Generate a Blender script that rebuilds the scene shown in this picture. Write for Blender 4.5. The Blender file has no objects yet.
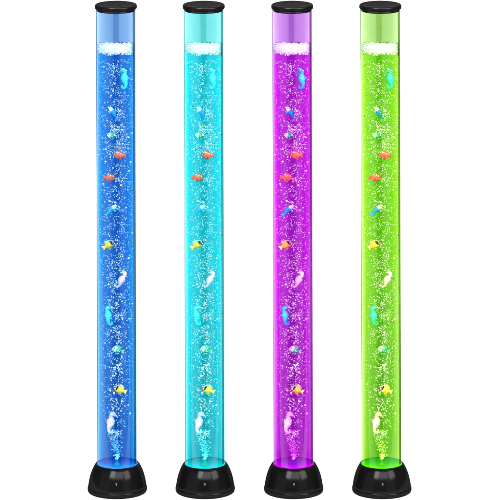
import bpy, bmesh, math, random
import numpy as np
from mathutils import Vector, Matrix
from mathutils import noise as mnoise

PX = 0.0024            # metres per photograph pixel at the lamps
DIST = 9.12            # camera distance
CAMZ = 2.66
LEAN = -0.0031         # the lamps lean a hair to the left

S = bpy.context.scene
C = S.collection

# ------------------------------------------------------------------ camera
cd = bpy.data.cameras.new('camera')
cam = bpy.data.objects.new('camera', cd); C.objects.link(cam)
cam.location = (0, -DIST, CAMZ)
cam.rotation_euler = (math.radians(90), 0, 0)
cd.sensor_width = 36.0
cd.lens = 36.0 * DIST / (500 * PX)
cd.shift_y = (241 * PX - CAMZ) / (500 * PX)
cd.clip_end = 100
S.camera = cam

# ------------------------------------------------------------------ world and studio lamps
w = bpy.data.worlds.new('World'); S.world = w; w.use_nodes = True
bg = w.node_tree.nodes['Background']
bg.inputs[0].default_value = (1, 1, 1, 1); bg.inputs[1].default_value = 0.22
S.view_settings.view_transform = 'Standard'
S.view_settings.look = 'None'
S.view_settings.exposure = 0
S.view_settings.gamma = 1
S.cycles.transparent_max_bounces = 96
S.cycles.max_bounces = 12
S.cycles.glossy_bounces = 4
S.cycles.diffuse_bounces = 4
S.cycles.volume_bounces = 0
S.cycles.caustics_reflective = False
S.cycles.caustics_refractive = False

def area(name, loc, target, sx, sy, power, col=(1, 1, 1)):
    l = bpy.data.lights.new(name, 'AREA'); l.shape = 'RECTANGLE'
    l.size = sx; l.size_y = sy; l.energy = power; l.color = col
    o = bpy.data.objects.new(name, l); C.objects.link(o)
    o.location = loc
    d = Vector(target) - Vector(loc)
    o.rotation_euler = d.to_track_quat('-Z', 'Y').to_euler()
    return o

area('softbox_left', (-3.3, -2.3, 0.6), (0, 0, 0.6), 3.4, 4.0, 24)
area('softbox_right', (2.3, -2.9, 0.6), (0, 0, 0.6), 2.4, 4.0, 17)
area('softbox_above', (0, 1.6, 3.4), (0, 1.2, 0), 4.5, 3.0, 125)
area('key_left', (-2.3, -5.0, 4.2), (0, 0, 0.5), 2.2, 3.0, 430)
area('key_right', (4.4, -3.8, 3.9), (0, 0, 0.5), 3.2, 3.2, 370)
area('key_front', (0.9, -6.8, 5.0), (0, 0, 0.5), 5.5, 3.5, 500)

# ------------------------------------------------------------------ helpers
def tag(o, label=None, cat=None, group=None, kind=None):
    if label: o['label'] = label
    if cat: o['category'] = cat
    if group: o['group'] = group
    if kind: o['kind'] = kind
    return o

def obj(name, bm, mat, parent=None, smooth=True):
    me = bpy.data.meshes.new(name)
    bm.to_mesh(me); bm.free()
    if smooth:
        for p in me.polygons: p.use_smooth = True
    if not isinstance(mat, (list, tuple)): mat = [mat]
    for m in mat: me.materials.append(m)
    o = bpy.data.objects.new(name, me); C.objects.link(o)
    if parent: o.parent = parent
    return o

def lathe(bm, prof, n=96, close=False):
    """prof: list of (r, z); r == 0 makes a pole."""
    rings = []
    for r, z in prof:
        if r < 1e-9: rings.append([bm.verts.new((0, 0, z))])
        else: rings.append([bm.verts.new((r * math.cos(2 * math.pi * i / n), r * math.sin(2 * math.pi * i / n), z)) for i in range(n)])
    pairs = list(zip(rings, rings[1:]))
    if close: pairs.append((rings[-1], rings[0]))
    for a, b in pairs:
        for i in range(n):
            j = (i + 1) % n
            if len(a) == 1 and len(b) == 1: continue
            if len(a) == 1: bm.faces.new((a[0], b[j], b[i]))
            elif len(b) == 1: bm.faces.new((a[i], a[j], b[0]))
            else: bm.faces.new((a[i], a[j], b[j], b[i]))
    bmesh.ops.recalc_face_normals(bm, faces=bm.faces)
    return bm

def loft(bm, pts, n=14, flat=0.8, k=4):
    """body of revolution along a spine in the XZ plane; pts (x, z, r). flat = thickness ratio in Y."""
    P = [Vector((p[0], 0, p[1])) for p in pts]; R = [p[2] for p in pts]
    SP, SR = [], []
    for i in range(len(P) - 1):                       # Catmull-Rom
        p0 = P[max(i - 1, 0)]; p1 = P[i]; p2 = P[i + 1]; p3 = P[min(i + 2, len(P) - 1)]
        r0 = R[max(i - 1, 0)]; r1 = R[i]; r2 = R[i + 1]; r3 = R[min(i + 2, len(P) - 1)]
        for s in range(k):
            t = s / k
            f = lambda a, b, c, d: 0.5 * ((2 * b) + (c - a) * t + (2 * a - 5 * b + 4 * c - d) * t * t + (3 * b - a - 3 * c + d) * t ** 3)
            SP.append(f(p0, p1, p2, p3)); SR.append(max(f(r0, r1, r2, r3), 0.05))
    SP.append(P[-1]); SR.append(R[-1])
    rings = []
    for i, (p, r) in enumerate(zip(SP, SR)):
        t = (SP[min(i + 1, len(SP) - 1)] - SP[max(i - 1, 0)]).normalized()
        nrm = Vector((-t.z, 0, t.x))
        rings.append([bm.verts.new(p + nrm * (r * math.cos(2 * math.pi * j / n)) + Vector((0, 1, 0)) * (r * flat * math.sin(2 * math.pi * j / n))) for j in range(n)])
    for a, b in zip(rings, rings[1:]):
        for j in range(n):
            q = (j + 1) % n
            bm.faces.new((a[j], a[q], b[q], b[j]))
    c0 = bm.verts.new(SP[0] + (SP[0] - SP[1]).normalized() * SR[0] * 0.5)
    c1 = bm.verts.new(SP[-1] + (SP[-1] - SP[-2]).normalized() * SR[-1] * 0.5)
    for j in range(n):
        q = (j + 1) % n
        bm.faces.new((c0, rings[0][q], rings[0][j])); bm.faces.new((c1, rings[-1][j], rings[-1][q]))
    bmesh.ops.recalc_face_normals(bm, faces=bm.faces)
    return bm

def fin(bm, outline, th=0.5, y0=0.0):
    """a soft edged fin with real thickness: thick in the middle, thin at the rim."""
    cx = sum(p[0] for p in outline) / len(outline); cz = sum(p[1] for p in outline) / len(outline)
    def ring(s, y): return [bm.verts.new((cx + (x - cx) * s, y0 + y, cz + (z - cz) * s)) for x, z in outline]
    R = [ring(0.8, -th / 2), ring(1.0, -th / 6), ring(1.0, th / 6), ring(0.8, th / 2)]
    n = len(outline)
    for a, b in zip(R, R[1:]):
        for i in range(n):
            j = (i + 1) % n
            bm.faces.new((a[i], a[j], b[j], b[i]))
    bm.faces.new(R[0]); bm.faces.new(R[-1][::-1])
    bmesh.ops.recalc_face_normals(bm, faces=bm.faces)
    return bm

def ball(bm, x, y, z, r, sy=1.0, sub=2):
    m = Matrix.Translation((x, y, z)) @ Matrix.Diagonal((r, r * sy, r, 1))
    bmesh.ops.create_icosphere(bm, subdivisions=sub, radius=1, matrix=m)
    return bm

# ------------------------------------------------------------------ materials
def new_mat(name):
    m = bpy.data.materials.new(name); m.use_nodes = True
    nt = m.node_tree; nt.nodes.clear()
    out = nt.nodes.new('ShaderNodeOutputMaterial')
    return m, nt, out

def pbr(name, col, rough=0.4, spec=0.5, col2=None, scale=40, bump=0.0, sss=0.0):
    m, nt, out = new_mat(name)
    b = nt.nodes.new('ShaderNodeBsdfPrincipled')
    b.inputs['Roughness'].default_value = rough
    b.inputs['Specular IOR Level'].default_value = spec
    b.inputs['Base Color'].default_value = (*col, 1)
    tc = nt.nodes.new('ShaderNodeTexCoord'); nz = nt.nodes.new('ShaderNodeTexNoise')
    nz.inputs['Scale'].default_value = scale; nz.inputs['Detail'].default_value = 4
    nt.links.new(tc.outputs['Object'], nz.inputs['Vector'])
    if col2:
        r = nt.nodes.new('ShaderNodeValToRGB')
        r.color_ramp.elements[0].position = 0.42; r.color_ramp.elements[0].color = (*col, 1)
        r.color_ramp.elements[1].position = 0.6; r.color_ramp.elements[1].color = (*col2, 1)
        nt.links.new(nz.outputs[0], r.inputs[0]); nt.links.new(r.outputs[0], b.inputs['Base Color'])
    if bump:
        bp = nt.nodes.new('ShaderNodeBump'); bp.inputs['Strength'].default_value = bump
        bp.inputs['Distance'].default_value = 0.0005
        nt.links.new(nz.outputs[0], bp.inputs['Height']); nt.links.new(bp.outputs[0], b.inputs['Normal'])
    nt.links.new(b.outputs[0], out.inputs[0])
    return m

def two_tone(name, ca, cb, axis, edge, soft, rough=0.4):
    """paint of a small toy: colour ca below the edge along an object axis, cb above it."""
    m, nt, out = new_mat(name)
    b = nt.nodes.new('ShaderNodeBsdfPrincipled'); b.inputs['Roughness'].default_value = rough
    tc = nt.nodes.new('ShaderNodeTexCoord'); sp = nt.nodes.new('ShaderNodeSeparateXYZ')
    nz = nt.nodes.new('ShaderNodeTexNoise'); nz.inputs['Scale'].default_value = 0.5
    ad = nt.nodes.new('ShaderNodeMath'); ad.operation = 'MULTIPLY_ADD'; ad.inputs[1].default_value = 2.4; 
    mp = nt.nodes.new('ShaderNodeMapRange')
    mp.inputs['From Min'].default_value = edge - soft + 1.2; mp.inputs['From Max'].default_value = edge + soft + 1.2
    mx = nt.nodes.new('ShaderNodeMix'); mx.data_type = 'RGBA'
    mx.inputs[6].default_value = (*ca, 1); mx.inputs[7].default_value = (*cb, 1)
    L = nt.links.new
    L(tc.outputs['Object'], sp.inputs[0]); L(tc.outputs['Object'], nz.inputs['Vector'])
    L(nz.outputs[0], ad.inputs[0]); L(sp.outputs[axis], ad.inputs[2]); L(ad.outputs[0], mp.inputs['Value'])
    L(mp.outputs[0], mx.inputs[0]); L(mx.outputs[2], b.inputs['Base Color']); L(b.outputs[0], out.inputs[0])
    return m

def absorb(nt, out, T, length):
    s = [-math.log(max(t, 1e-4)) / length for t in T]; mxs = max(s)
    v = nt.nodes.new('ShaderNodeVolumeAbsorption')
    v.inputs[0].default_value = tuple(1 - x / mxs for x in s) + (1,)
    v.inputs[1].default_value = mxs
    nt.links.new(v.outputs[0], out.inputs['Volume'])

def clear_volume(name, T, length):
    m, nt, out = new_mat(name)
    t = nt.nodes.new('ShaderNodeBsdfTransparent')
    nt.links.new(t.outputs[0], out.inputs[0])
    absorb(nt, out, T, length)
    return m

def acrylic(name, T, length):
    m, nt, out = new_mat(name)
    lw = nt.nodes.new('ShaderNodeLayerWeight'); lw.inputs[0].default_value = 0.5     # Schlick reflectance, the same from both sides
    pw = nt.nodes.new('ShaderNodeMath'); pw.operation = 'POWER'; pw.inputs[1].default_value = 5
    fr = nt.nodes.new('ShaderNodeMath'); fr.operation = 'MULTIPLY_ADD'; fr.inputs[1].default_value = 0.1; fr.inputs[2].default_value = 0.026
    nt.links.new(lw.outputs['Facing'], pw.inputs[0]); nt.links.new(pw.outputs[0], fr.inputs[0])
    t = nt.nodes.new('ShaderNodeBsdfTransparent'); g = nt.nodes.new('ShaderNodeBsdfGlossy')
    g.inputs['Roughness'].default_value = 0.04
    mx = nt.nodes.new('ShaderNodeMixShader')
    L = nt.links.new
    L(fr.outputs[0], mx.inputs[0]); L(t.outputs[0], mx.inputs[1]); L(g.outputs[0], mx.inputs[2]); L(mx.outputs[0], out.inputs[0])
    absorb(nt, out, T, length)
    return m

def bubble_mat(name, tint):
    m, nt, out = new_mat(name)
    lw = nt.nodes.new('ShaderNodeLayerWeight'); lw.inputs[0].default_value = 0.5
    mp = nt.nodes.new('ShaderNodeMapRange'); mp.inputs['To Min'].default_value = 0.85; mp.inputs['To Max'].default_value = 1.0
    t = nt.nodes.new('ShaderNodeBsdfTransparent')
    d = nt.nodes.new('ShaderNodeBsdfDiffuse'); d.inputs[0].default_value = (*tint, 1)
    tl = nt.nodes.new('ShaderNodeBsdfTranslucent'); tl.inputs[0].default_value = (*tint, 1)
    dm = nt.nodes.new('ShaderNodeMixShader'); dm.inputs[0].default_value = 0.25
    mx = nt.nodes.new('ShaderNodeMixShader')
    L = nt.links.new
    L(lw.outputs['Facing'], mp.inputs['Value']); L(mp.outputs[0], mx.inputs[0])
    L(d.outputs[0], dm.inputs[1]); L(tl.outputs[0], dm.inputs[2])
    L(t.outputs[0], mx.inputs[1]); L(dm.outputs[0], mx.inputs[2]); L(mx.outputs[0], out.inputs[0])
    return m

def emit_mat(name, col, strength):
    m, nt, out = new_mat(name)
    e = nt.nodes.new('ShaderNodeEmission'); e.inputs[0].default_value = (*col, 1); e.inputs[1].default_value = strength
    nt.links.new(e.outputs[0], out.inputs[0])
    return m

M_PAPER = pbr('white_paper', (0.80, 0.80, 0.80), 0.9, 0.0, bump=0.02)
def satin(name, col, refl, rough):
    m, nt, out = new_mat(name)
    d = nt.nodes.new('ShaderNodeBsdfDiffuse'); d.inputs[0].default_value = (*col, 1)
    g = nt.nodes.new('ShaderNodeBsdfGlossy'); g.inputs['Roughness'].default_value = rough
    tc = nt.nodes.new('ShaderNodeTexCoord'); nz = nt.nodes.new('ShaderNodeTexNoise'); nz.inputs['Scale'].default_value = 60
    mp = nt.nodes.new('ShaderNodeMapRange'); mp.inputs['To Min'].default_value = refl * .8; mp.inputs['To Max'].default_value = refl * 1.2
    mx = nt.nodes.new('ShaderNodeMixShader'); L = nt.links.new
    L(tc.outputs['Object'], nz.inputs['Vector']); L(nz.outputs[0], mp.inputs['Value']); L(mp.outputs[0], mx.inputs[0])
    L(d.outputs[0], mx.inputs[1]); L(g.outputs[0], mx.inputs[2]); L(mx.outputs[0], out.inputs[0])
    return m
M_BLACK = satin('glossy_black_plastic', (.0035, .0033, .0033), .011, .15)
M_CAP = satin('black_cap_plastic', (.005, .004, .004), .016, .25)
M_MARK = pbr('grey_print', (0.11, 0.11, 0.11), 0.4, 0.3)
M_EYE = pbr('black_eye', (0.01, 0.01, 0.012), 0.2)
M_WHITE = pbr('white_toy_plastic', (0.85, 0.85, 0.85), 0.4, 0.4)

# ------------------------------------------------------------------ setting: white paper sweep
bm = bmesh.new()
prof = [(-0.27, -0.9), (-0.27, -0.04), (-0.26, -0.012), (-0.235, 0.0), (0.6, 0.0), (1.6, 0.0)]
for i in range(1, 13):
    a = math.radians(i * 7.5); prof.append((1.6 + 1.2 * math.sin(a), 1.2 - 1.2 * math.cos(a)))
prof.append((2.8, 3.4))
rows = [[bm.verts.new((x, y, z)) for x in (-2.6, -0.9, 0.9, 2.6)] for y, z in prof]
for a, b in zip(rows, rows[1:]):
    for i in range(3): bm.faces.new((a[i], a[i + 1], b[i + 1], b[i]))
bmesh.ops.recalc_face_normals(bm, faces=bm.faces)
tag(obj('backdrop', bm, M_PAPER), kind='structure')

# ------------------------------------------------------------------ bubble field (same pump, same stream in every tube)
rng = random.Random(7)
ICO = {}
for sub in (1, 2):
    b = bmesh.new(); bmesh.ops.create_icosphere(b, subdivisions=sub, radius=1)
    b.verts.ensure_lookup_table()
    ICO[sub] = (np.array([v.co[:] for v in b.verts]), np.array([[v.index for v in f.verts] for f in b.faces])); b.free()

def spheres_mesh(name, sph, mat):
    V, F, off = [], [], 0
    for x, y, z, r in sph:
        v, f = ICO[2 if r > 0.8 * PX else 1]
        s = np.array([r, r, r * rng.uniform(0.75, 1.05)])
        V.append(v * s + (x, y, z)); F.append(f + off); off += len(v)
    V = np.concatenate(V); F = np.concatenate(F)
    me = bpy.data.meshes.new(name)
    me.vertices.add(len(V)); me.vertices.foreach_set('co', V.ravel())
    me.loops.add(F.size); me.loops.foreach_set('vertex_index', F.ravel().astype(np.int32))
    me.polygons.add(len(F)); me.polygons.foreach_set('loop_start', np.arange(0, F.size, 3, dtype=np.int32))
    me.polygons.foreach_set('use_smooth', np.ones(len(F), dtype=bool))
    me.update(calc_edges=True); me.validate()
    me.materials.append(mat)
    o = bpy.data.objects.new(name, me); C.objects.link(o)
    return o

TOY_AT = [(8, 76), (8, 83), (-3.5, 113), (-4, 136), (2.5, 155), (-6, 178), (-5, 210), (-7, 245), (4.5, 275), (3.5, 284), (-7.5, 312), (-7.5, 320), (1.5, 350), (3, 390), (-5, 418), (-5.5, 427)]
def zy(y): return (491 - y) * PX
RI, RO = 19.4 * PX, 20.25 * PX         # inside and outside radius of the tube

def bubble_field():
    out = []
    # photograph rows -> relative density, spread of the stream (pixels)
    rows = [(57, 1.0, 15, .3), (80, .85, 13, .3), (105, 1.1, 12, .3), (120, 1.7, 10, .35), (150, 1.6, 10, .35), (165, .9, 13, .3), (200, 1.0, 13, .3),
            (235, 1.0, 12, .25), (265, 1.1, 9, .25), (300, 1.3, 8, .25), (345, 1.1, 9, .25), (380, .9, 8, .2), (405, .8, 7, .12), (420, .45, 7, .1), (430, .2, 7, .1)]
    n = 0
    while n < 5600:
        y = rng.uniform(57, 430)
        for a, b in zip(rows, rows[1:]):
            if a[0] <= y <= b[0]:
                t = (y - a[0]) / (b[0] - a[0]); D, W, U = [a[k] + (b[k] - a[k]) * t for k in (1, 2, 3)]
        if rng.random() > D / 1.7: continue
        if rng.random() < U + .12: x = rng.uniform(-18.2, 18.2)
        else: x = rng.gauss(0, W * 0.7)
        if abs(x) > 18.2: continue
        wall = math.sqrt(18.8 ** 2 - x * x)
        yy = -wall + min(rng.expovariate(1 / 2.2), 2 * wall - .8) + .4      # the pump drives most of them along the near wall
        if rng.random() < .05: yy = -yy
        if y > 400: yy *= .8 + .2 * (430 - y) / 30
        if math.hypot(x, yy) > 18.8: continue
        cl = mnoise.noise(Vector((x * .16, yy * .12, y * .13))) + 0.6 * mnoise.noise(Vector((x * .4 + 9, yy * .3, y * .35)))
        if cl < rng.uniform(-0.6, 0.2): continue
        r = rng.choice([.22, .25, .28, .32, .36, .41, .47, .55, .66]) * rng.uniform(.85, 1.15)
        if rng.random() < .02: r = rng.uniform(.85, 1.1)
        if any(((x - tx) / 4.8) ** 2 + ((y - ty) / 5.5) ** 2 < 1 for tx, ty in TOY_AT) and rng.random() < .85: continue
        out.append((x * PX, yy * PX, zy(y), r * PX)); n += 1
    n = 0
    while n < 400:                       # the plume above the air nozzle
        t = rng.random() ** 0.8          # 0 at nozzle
        y = 457 - 31 * t
        w_ = 1.6 + 6.6 * t ** 1.1
        x = rng.gauss(0, w_ * .5) - 1.6 * t + 1.0 * math.sin(t * 7); yy = rng.gauss(-8.5 - 7 * t ** .7, w_ * .25)
        r = rng.choice([.28, .36, .45, .55, .65, .8])
        out.append((x * PX, yy * PX, zy(y), r * PX)); n += 1
    return out
BUB = bubble_field()

def foam_hi(a): return 42.7 + 2.9 * math.sin(a) + .35 * math.sin(4 * a) + .2 * math.sin(9 * a)
def foam_lo(a): return 54.8 - 3.6 * max(0, -math.sin(a)) + .8 * math.sin(3 * a + .6) + .4 * math.sin(7 * a + 2) + 1.5 * max(0, math.cos(a + .5)) ** 6
def foam_field():
    out = []
    for i in range(2400):
        a = rng.uniform(0, 2 * math.pi)
        rr = RI * (1 - 0.06 * rng.random() ** 2) - 0.75 * PX
        y = foam_hi(a) + (foam_lo(a) - foam_hi(a)) * rng.random() ** .9
        out.append((rr * math.cos(a), rr * math.sin(a), zy(y), rng.choice([.28, .35, .45, .6, .75]) * PX))
    return out
FOAM = foam_field()

# ------------------------------------------------------------------ toys (modelled in photo-pixel units in the XZ plane, then scaled)
def seahorse(mats):
    """snout to -x, curled tail below"""
    bd, fn, eye = mats
    parts = []
    bm = bmesh.new()
    fat = 1.32
    sp = [(-4.4, 7.1, .55), (-3.1, 7.5, .7), (-1.9, 8.1, 1.2), (-0.4, 8.6, 1.9), (1.2, 7.8, 1.9), (1.7, 6.0, 1.5), (1.3, 4.4, 1.9), (.8, 2.6, 2.6), (.5, .6, 2.95),
          (.6, -1.5, 2.7), (1.0, -3.6, 2.1), (1.3, -5.6, 1.6), (1.0, -7.5, 1.3), (-.1, -9.1, 1.15), (-1.7, -9.6, 1.0), (-2.9, -8.5, .9), (-2.8, -7.1, .75), (-1.8, -6.5, .6)]
    sp = [(a, b, c * (fat if c > 1.6 else 1.3)) for a, b, c in sp]
    loft(bm, sp, n=16, flat=.75, k=5)
    # bony rings
    for v in bm.verts:
        v.co.y *= 1 + 0.1 * math.sin(v.co.z * 4.5)
    parts.append(('body', bm, bd))
    bm = bmesh.new()
    fin(bm, [(-1.2, 9.8), (-1.4, 11.6), (-.3, 10.6), (.3, 12.0), (.9, 10.5), (2.3, 11.2), (2.2, 9.3), (.6, 9.0)], 1.2); parts.append(('crown', bm, fn))
    bm = bmesh.new()
    fin(bm, [(2.6, 2.4), (4.4, 3.0), (4.7, 1.6), (5.1, .4), (4.5, -.6), (4.4, -1.9), (2.8, -2.2)], .9); parts.append(('dorsal_fin', bm, fn))
    bm = bmesh.new(); ball(bm, -.9, -1.25, 8.8, .5, .6); ball(bm, -.9, 1.25, 8.8, .5, .6); parts.append(('eye', bm, eye))
    return parts

def long_fish(mats):
    """slim leaping fish, head to -x"""
    body, fn, eye = mats
    parts = []
    bm = bmesh.new()
    loft(bm, [(-8.2, .2, .35), (-7.2, .4, .9), (-5.6, .7, 1.9), (-3.2, .9, 2.6), (-.5, .8, 2.6), (2.2, .4, 2.1), (4.6, .0, 1.4), (6.2, -.2, .95)], 14, .7, 4)
    parts.append(('body', bm, body))
    bm = bmesh.new(); fin(bm, [(5.4, 0), (6.6, 1.0), (8.8, 2.1), (8.3, .4), (8.2, -.5), (9.0, -2.2), (6.6, -1.4), (5.4, -.6)], .9); parts.append(('tail_fin', bm, fn))
    bm = bmesh.new(); fin(bm, [(-1.6, 3.0), (-.2, 4.5), (1.8, 5.2), (1.3, 3.9), (2.0, 2.4)], .8); parts.append(('dorsal_fin', bm, fn))
    bm = bmesh.new(); fin(bm, [(-3.4, -1.2), (-3.0, -3.0), (-1.6, -4.2), (-1.8, -2.6), (-1.6, -1.2)], .8, -1.3); parts.append(('pectoral_fin', bm, fn))
    bm = bmesh.new(); ball(bm, -5.9, -1.15, 1.2, .42, .7); ball(bm, -5.9, 1.15, 1.2, .42, .7); parts.append(('eye', bm, eye))
    return parts

def round_fish(mats, lips=None, eyes=.55, scale=1.0, deep=1.0):
    """deep bodied reef fish, head to -x"""
    body, fn, eye = mats[:3]
    parts = []
    bm = bmesh.new(); d = deep
    loft(bm, [(-5.6, -.2, .5 * d), (-4.8, -.1, 1.8 * d), (-3.2, .1, 3.2 * d), (-1.0, .2, 4.0 * d), (1.2, .1, 3.6 * d), (3.0, 0, 2.3 * d), (4.4, 0, 1.15 * d)], 18, .55, 4)
    parts.append(('body', bm, body))
    bm = bmesh.new(); fin(bm, [(4.0, .7), (5.2, 1.5), (7.0, 2.5), (6.7, .8), (6.2, 0), (6.7, -1.0), (6.9, -2.5), (5.1, -1.6), (4.0, -.8)], 1.0); parts.append(('tail_fin', bm, fn))
    bm = bmesh.new(); fin(bm, [(-2.2, 3.2 * d), (-1.2, 4.8 * d), (0, 4.5 * d), (1.0, 5.0 * d), (1.8, 4.2 * d), (3.0, 4.1 * d), (2.7, 2.3 * d)], .9); parts.append(('dorsal_fin', bm, fn))
    bm = bmesh.new(); fin(bm, [(-.6, -3.5 * d), (.2, -4.9 * d), (1.7, -4.7 * d), (2.5, -4.0 * d), (2.3, -2.4 * d)], .9); parts.append(('anal_fin', bm, fn))
    bm = bmesh.new(); fin(bm, [(-1.0, .2), (.4, 1.0), (1.3, -.1), (.9, -1.5), (-.4, -1.2)], .8, -2.1 * d); parts.append(('pectoral_fin', bm, fn))
    bm = bmesh.new(); ball(bm, -3.6, -1.35 * d, 1.0, eyes, .7); ball(bm, -3.6, 1.35 * d, 1.0, eyes, .7); parts.append(('eye', bm, eye))
    if lips:
        bm = bmesh.new(); ball(bm, -5.5, -.3, -.3, 1.1, .9); ball(bm, -4.9, -.9, -1.5, 1.1, .9); parts.append(('lips', bm, lips))
        bm = bmesh.new(); fin(bm, [(-2.9, 3.0), (-1.7, 2.7), (-2.0, 1.1), (-2.4, -.9), (-3.5, -1.5), (-4.4, -.4), (-4.6, .9), (-4.0, 2.2)], 1.3, -1.45); parts.append(('eye_patch', bm, eye))
    return parts

def emit_toy(name, parts, flip, scale, tilt, loc):
    root = bpy.data.objects.new(name, None); C.objects.link(root)
    root.empty_display_size = 0.005
    for pn, b, mt in parts:
        if flip: bmesh.ops.scale(b, vec=(-1, 1, 1), verts=b.verts); bmesh.ops.reverse_faces(b, faces=b.faces)
        o = obj(pn, b, mt, root)
    root.scale = ((scale if name == 'toy_seahorse' else scale * 1.12) * PX,) * 3
    root.rotation_euler = (0, -math.radians(tilt), 0)
    root.location = loc
    return root

TQ = pbr('turquoise_toy', (0.02, 0.70, 0.72), .35, .5, (0.06, 0.85, 0.78), 1.2)
TQF = pbr('turquoise_fin', (0.02, .45, .85), .35)
BL = two_tone('blue_white_toy', (.86, .9, .9), (0.0, .33, .85), 0, -3.0, .7)
BLm = two_tone('blue_white_toy_facing_right', (0.0, .38, .85), (.86, .9, .9), 0, 3.0, .7)
BLF = pbr('blue_fin', (0.0, .40, .85), .35)
RD = pbr('red_orange_toy', (.85, .05, .04), .35, .5, (.92, .26, .16), 1.1)
RDF = pbr('red_orange_fin', (.88, .09, .02), .35)
GR = two_tone('green_white_toy', (.85, .88, .85), (.0, .42, .20), 0, -1.6, .7)
GRF = pbr('green_fin', (.02, .45, .25), .35, .5, (.75, .85, .8), 1.0)
YL = two_tone('yellow_white_toy', (.88, .82, .72), (1.0, .64, .01), 0, -2.4, .8)
YLm = two_tone('yellow_white_toy_facing_right', (1.0, .64, .01), (.88, .82, .72), 0, 2.4, .8)
YLF = pbr('yellow_fin', (.98, .62, .04), .35, .5, (.92, .84, .55), .6)
LIP = pbr('red_lips', (.65, .02, .03), .3)
PK = pbr('pale_pink_toy', (.88, .78, .83), .4, .5, (.86, .42, .62), .55)
PKF = pbr('pink_fin', (.85, .62, .74), .4)

# kind, photo x, photo y (in the first tube), flip, scale, tilt(deg, counter-clockwise), depth in px, label
TOYS = [
    ('sea', 'turquoise', 124.3, 79.0, False, .98, 6, -9, 'turquoise seahorse toy floating just below the foam of the {c} tube'),
    ('long', 'blue', 113.3, 113.0, False, .80, -52, -9, 'upper blue toy fish with white head pointing up left in {c} tube'),
    ('round', 'green', 112.3, 136.0, False, .74, -8, -10, 'green and white toy fish just above the red fish in {c} tube'),
    ('round', 'red', 119.3, 155.2, False, .92, -3, -10, 'upper red orange toy fish, facing left, in the {c} tube'),
    ('round', 'red', 110.6, 177.8, True, .92, -4, -10, 'lower red orange toy fish, facing right, in the {c} tube'),
    ('long', 'blue', 112.0, 210.5, True, .86, 40, -10, 'lower blue toy fish with white head pointing up right in {c} tube'),
    ('round', 'yellow', 109.6, 245.0, True, .95, 30, -10, 'upper yellow toy fish with red lips, facing right, in {c} tube'),
    ('sea', 'pink', 121.3, 280.0, False, .86, -26, -10, 'pale pink seahorse toy leaning right, halfway down the {c} tube'),
    ('sea', 'turquoise', 109.6, 316.0, True, .92, 4, -10, 'turquoise seahorse toy in the lower half of the {c} tube'),
    ('round', 'green', 118.3, 350.0, False, .86, -18, -11, 'green and white toy fish below the lower turquoise seahorse in {c} tube'),
    ('round', 'yellow', 120.3, 389.8, False, .95, -20, -10, 'lower yellow toy fish with red lips, facing left, in {c} tube'),
    ('sea', 'pink', 112.0, 422.8, True, 1.02, -12, -9, 'pale pink seahorse toy just above the bubble plume of the {c} tube'),
]
NAME = {('sea', 'turquoise'): 'toy_seahorse', ('sea', 'pink'): 'toy_seahorse'}

# ------------------------------------------------------------------ one lamp
def dome_r(zp):
    pr = [(29.1, 5.7), (28.85, 7.6), (28.35, 10.5), (27.45, 14.5), (26.4, 18.0), (25.2, 21.2)]
    for a, b in zip(pr, pr[1:]):
        if a[1] <= zp <= b[1]: return a[0] + (b[0] - a[0]) * (zp - a[1]) / (b[1] - a[1])

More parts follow.
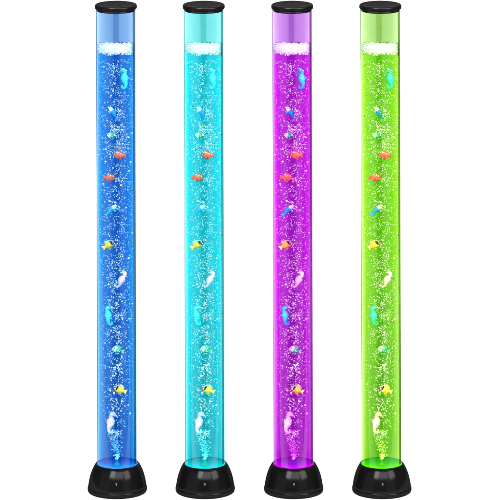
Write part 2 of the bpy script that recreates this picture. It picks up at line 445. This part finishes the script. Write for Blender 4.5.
def make_lamp(color, cx, Twater, Tair, Twall, led, nozzle, btint):
    root = bpy.data.objects.new('bubble_lamp', None); C.objects.link(root); root.empty_display_size = .05
    root.location = (cx * PX, 0, 0.0005)
    root.rotation_euler = (0, LEAN, 0)
    tag(root, f'tall {color} bubble tube lamp with black cap and black domed base', 'bubble lamp', 'bubble tube lamps standing in a row')
    p = PX
    def L(pr): return [(r * p, z * p) for r, z in pr]
    # base
    bm = bmesh.new()
    lathe(bm, L([(0, .6), (27, .6), (28.4, 0), (29.2, .5), (29.7, 1.6), (29.75, 3.6), (29.5, 4.6), (29.1, 4.95), (28.95, 5.0), (29.0, 5.3), (29.1, 5.7), (28.85, 7.6),
                 (28.35, 10.5), (27.45, 14.5), (26.4, 18.0), (25.2, 21.2), (23.85, 24.1), (22.6, 26.3), (21.7, 27.35), (21.0, 27.9), (20.7, 27.95), (20.45, 27.75), (20.45, 25.5), (0, 25.5)]), 128)
    base = obj('base', bm, M_BLACK, root)
    # printed triangle on the front of the dome, following its surface
    bm = bmesh.new()
    def onface(x, zp, off):
        r = dome_r(zp) + off
        return ((x) * p, -math.sqrt(r * r - x * x) * p, zp * p)
    tri = [(-1.0, 15.2), (1.0, 15.2), (0, 12.8)]
    A = [bm.verts.new(onface(x, z, .35)) for x, z in tri]; B = [bm.verts.new(onface(x, z, -.2)) for x, z in tri]
    bm.faces.new(A); bm.faces.new(B[::-1])
    for i in range(3): bm.faces.new((A[i], B[i], B[(i + 1) % 3], A[(i + 1) % 3]))
    bmesh.ops.recalc_face_normals(bm, faces=bm.faces)
    obj('button_mark', bm, M_MARK, base, False)
    # lit plate and nozzle
    bm = bmesh.new(); lathe(bm, L([(0, 25.9), (20.2, 25.9), (20.3, 26.3), (20.3, 27.6), (20.1, 27.9), (0, 27.9)]), 96)
    pl = obj('light_plate', bm, emit_mat(f'{color}_led_plate', *led), root)
    bm = bmesh.new(); lathe(bm, L([(0, 28.3), (2.6, 28.3), (2.6, 29.6), (1.2, 30.2), (1.0, 32.2), (0, 32.4)]), 24)
    bmesh.ops.translate(bm, verts=bm.verts, vec=(0, -8 * p, 0))
    obj('air_nozzle', bm, emit_mat(f'{color}_nozzle', *nozzle), pl)
    # tube
    z0, z1 = 28.0, 482.2
    bm = bmesh.new()
    lathe(bm, [(19.85 * p, z0 * p), (19.86 * p, (z0 + .2) * p), (20.25 * p, (z1 - .2) * p), (20.25 * p, z1 * p),
               (19.5 * p, z1 * p), (19.5 * p, (z1 - .2) * p), (19.5 * p, (z0 + .2) * p), (19.5 * p, z0 * p)], 128, close=True)
    tube = obj('tube', bm, acrylic(f'{color}_acrylic', Twall, 1.6 * p), root)
    for f in tube.data.polygons:
        if abs(f.normal.z) > .5: f.use_smooth = False
    tube.data.materials[0].name = f'{color}_tube_acrylic'
    # closed slivers added inside the wall: dark refraction bands put into its tint
    def shade_band(a0, a1, r0, r1, nm, T, L_):
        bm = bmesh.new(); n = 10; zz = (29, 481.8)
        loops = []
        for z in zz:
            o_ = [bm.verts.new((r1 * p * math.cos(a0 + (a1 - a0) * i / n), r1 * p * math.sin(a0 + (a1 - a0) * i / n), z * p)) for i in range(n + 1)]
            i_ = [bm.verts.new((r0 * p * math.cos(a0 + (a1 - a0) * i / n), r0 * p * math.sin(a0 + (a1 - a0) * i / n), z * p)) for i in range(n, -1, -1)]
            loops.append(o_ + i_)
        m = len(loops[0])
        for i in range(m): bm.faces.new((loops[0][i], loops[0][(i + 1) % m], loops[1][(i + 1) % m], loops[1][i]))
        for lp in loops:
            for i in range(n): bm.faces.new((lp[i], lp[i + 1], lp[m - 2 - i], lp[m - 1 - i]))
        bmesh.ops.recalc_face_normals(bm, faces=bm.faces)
        obj(nm, bm, clear_volume(f'{color}_shade_band', T, L_), tube, False)
    shade_bandT = tuple(t ** .5 for t in Tair)
    shade_band(math.radians(-31), math.radians(-14), 19.65, 20.0, 'shade_band', tuple(.62 * t ** .5 for t in Tair), .7 * p)
    shade_band(math.radians(84), math.radians(100), 19.65, 20.0, 'shade_band', shade_bandT, .7 * p)
    shade_band(math.radians(166), math.radians(184), 19.65, 19.95, 'shade_band', tuple(.85 * t ** .3 for t in Tair), .7 * p)
    # liquid and the tinted air above it
    bm = bmesh.new(); lathe(bm, L([(0, 28.25), (19.35, 28.25), (19.35, 443.0), (0, 443.0)]), 96)
    obj('water', bm, clear_volume(f'{color}_water', Twater, 37.9 * p), root, False)
    bm = bmesh.new(); lathe(bm, L([(0, 443.2), (19.35, 443.2), (19.35, 479.7), (0, 479.7)]), 96)
    obj('head_space', bm, clear_volume(f'{color}_air', Tair, 37.9 * p), root, False)
    # foam
    fm = bubble_mat(f'{color}_foam', (.96, .98, .98))
    f = spheres_mesh('foam', FOAM, fm); f.parent = root; tag(f, kind='stuff')
    bm = bmesh.new()
    n = 96; rad = [0, 6, 12, 16, 18.0, 18.4, 18.5, 18.5, 18.5, 18.4, 17.9, 15, 9, 0]
    lathe(bm, [(r_ * p, i_ * p) for i_, r_ in enumerate(rad)], n)
    for v in bm.verts:
        a = math.atan2(v.co.y, v.co.x); i_ = round(v.co.z / p); r_ = math.hypot(v.co.x, v.co.y) / p
        k = mnoise.noise(Vector((v.co.x / p * .45, v.co.y / p * .45, i_ * .6)))
        e = min(1, r_ / 16)
        hi = foam_hi(a) * e + 44.5 * (1 - e) + .5; lo = foam_lo(a) * e + 52 * (1 - e) - .6
        t = [0, 0, .01, .04, .1, .22, .4, .6, .78, .9, .96, .99, 1, 1][i_]
        v.co.z = zy(lo * (1 - (1 - t)) + hi * (1 - t) + .5 * k)
        v.co.x *= 1 + .012 * k; v.co.y *= 1 + .012 * k
    bmesh.ops.recalc_face_normals(bm, faces=bm.faces)
    obj('foam_layer', bm, fm, root)
    # cap
    bm = bmesh.new()
    lathe(bm, L([(0, 482.3), (20.5, 482.3), (20.8, 482.4), (21.0, 482.8), (21.1, 483.6), (21.1, 485.0), (20.95, 485.8), (20.4, 486.5), (19.4, 487.0), (17.5, 487.4), (12, 487.8), (0, 488.0)]), 128)
    # open the underside round the tube wall: the plug below it sits inside the tube
    cap = obj('cap', bm, M_CAP, root)
    bm = bmesh.new(); lathe(bm, L([(0, 479.9), (18.7, 479.9), (19.2, 480.2), (19.35, 480.7), (19.35, 482.2), (0, 482.2)]), 96)
    obj('plug', bm, M_CAP, cap)
    # bubbles
    b = spheres_mesh('bubbles', BUB, bubble_mat(f'{color}_bubbles', btint))
    b.location = root.location; b.rotation_euler = root.rotation_euler
    tag(b, f'white bubbles rising through the {color} tube', 'bubbles', 'bubbles in the tubes', 'stuff')
    # toys
    for kind, colr, x, y, flip, sc, tilt, dep, lab in TOYS:
        xo = x - (117.35 - 1.5 * (490 - y) / 485)
        zpix = zy(y); yw = -(math.sqrt(18.8 ** 2 - (abs(xo) + 2.5) ** 2) - (2.0 if kind != 'long' else 1.7)) * PX
        k = (DIST + yw) / DIST
        zz = CAMZ + (zpix - CAMZ) * k
        xx = (x - (117.35 - 1.5 * (490 - y) / 485)) * PX
        T = Matrix.Translation(root.location) @ Matrix.Rotation(LEAN, 4, 'Y')
        loc = T @ Vector((xx, yw, zz))
        mats = {'turquoise': (TQ, TQF, M_EYE), 'pink': (PK, PKF, M_EYE), 'blue': (BLm if flip else BL, BLF, M_EYE), 'red': (RD, RDF, M_EYE),
                'green': (GR, GRF, M_EYE), 'yellow': (YLm if flip else YL, YLF, M_EYE)}[colr]
        if kind == 'sea': parts = seahorse(mats)
        elif kind == 'long': parts = long_fish(mats)
        else: parts = round_fish(mats, LIP if colr == 'yellow' else None, .7 if colr != 'red' else .5, deep=.95)
        t = emit_toy('toy_seahorse' if kind == 'sea' else 'toy_fish', parts, flip, sc, tilt, loc)
        tag(t, lab.format(c=color), 'toy seahorse' if kind == 'sea' else 'toy fish', f'{colr} toys floating in the tubes')
    # the lamp's own light shining up from the base
    l = bpy.data.lights.new('base_led', 'SPOT'); l.energy = 4; l.color = tuple(.8 + .2 * q for q in led[0]); l.spot_size = math.radians(60); l.shadow_soft_size = .01
    lo = bpy.data.objects.new('base_led', l); C.objects.link(lo); lo.parent = root
    lo.location = (0, -8 * p, 33.5 * p); lo.rotation_euler = (math.pi, 0, 0)

make_lamp('blue', 117.35 - 250, (.002, .085, .38), (.12, .24, .44), (.80, .90, .97), ((.02, .36, 1.0), 1.1), ((.05, .75, .8), 1.0), (.96, .98, 1))
make_lamp('turquoise', 205.2 - 250, (.002, .34, .41), (.12, .45, .45), (.78, .95, .955), ((.0, .85, .95), 1.0), ((.1, .95, .5), 1.0), (.96, 1, 1))
make_lamp('purple', 293.7 - 250, (.255, .001, .35), (.31, .13, .44), (.93, .83, .96), ((.70, .0, 1.0), 1.1), ((.15, .08, 1.0), 1.2), (1, .96, 1))
make_lamp('green', 381.8 - 250, (.10, .37, .002), (.25, .42, .13), (.89, .96, .82), ((.12, 1.0, .0), 1.0), ((.2, 1.0, .1), 1.0), (.98, 1, .96))
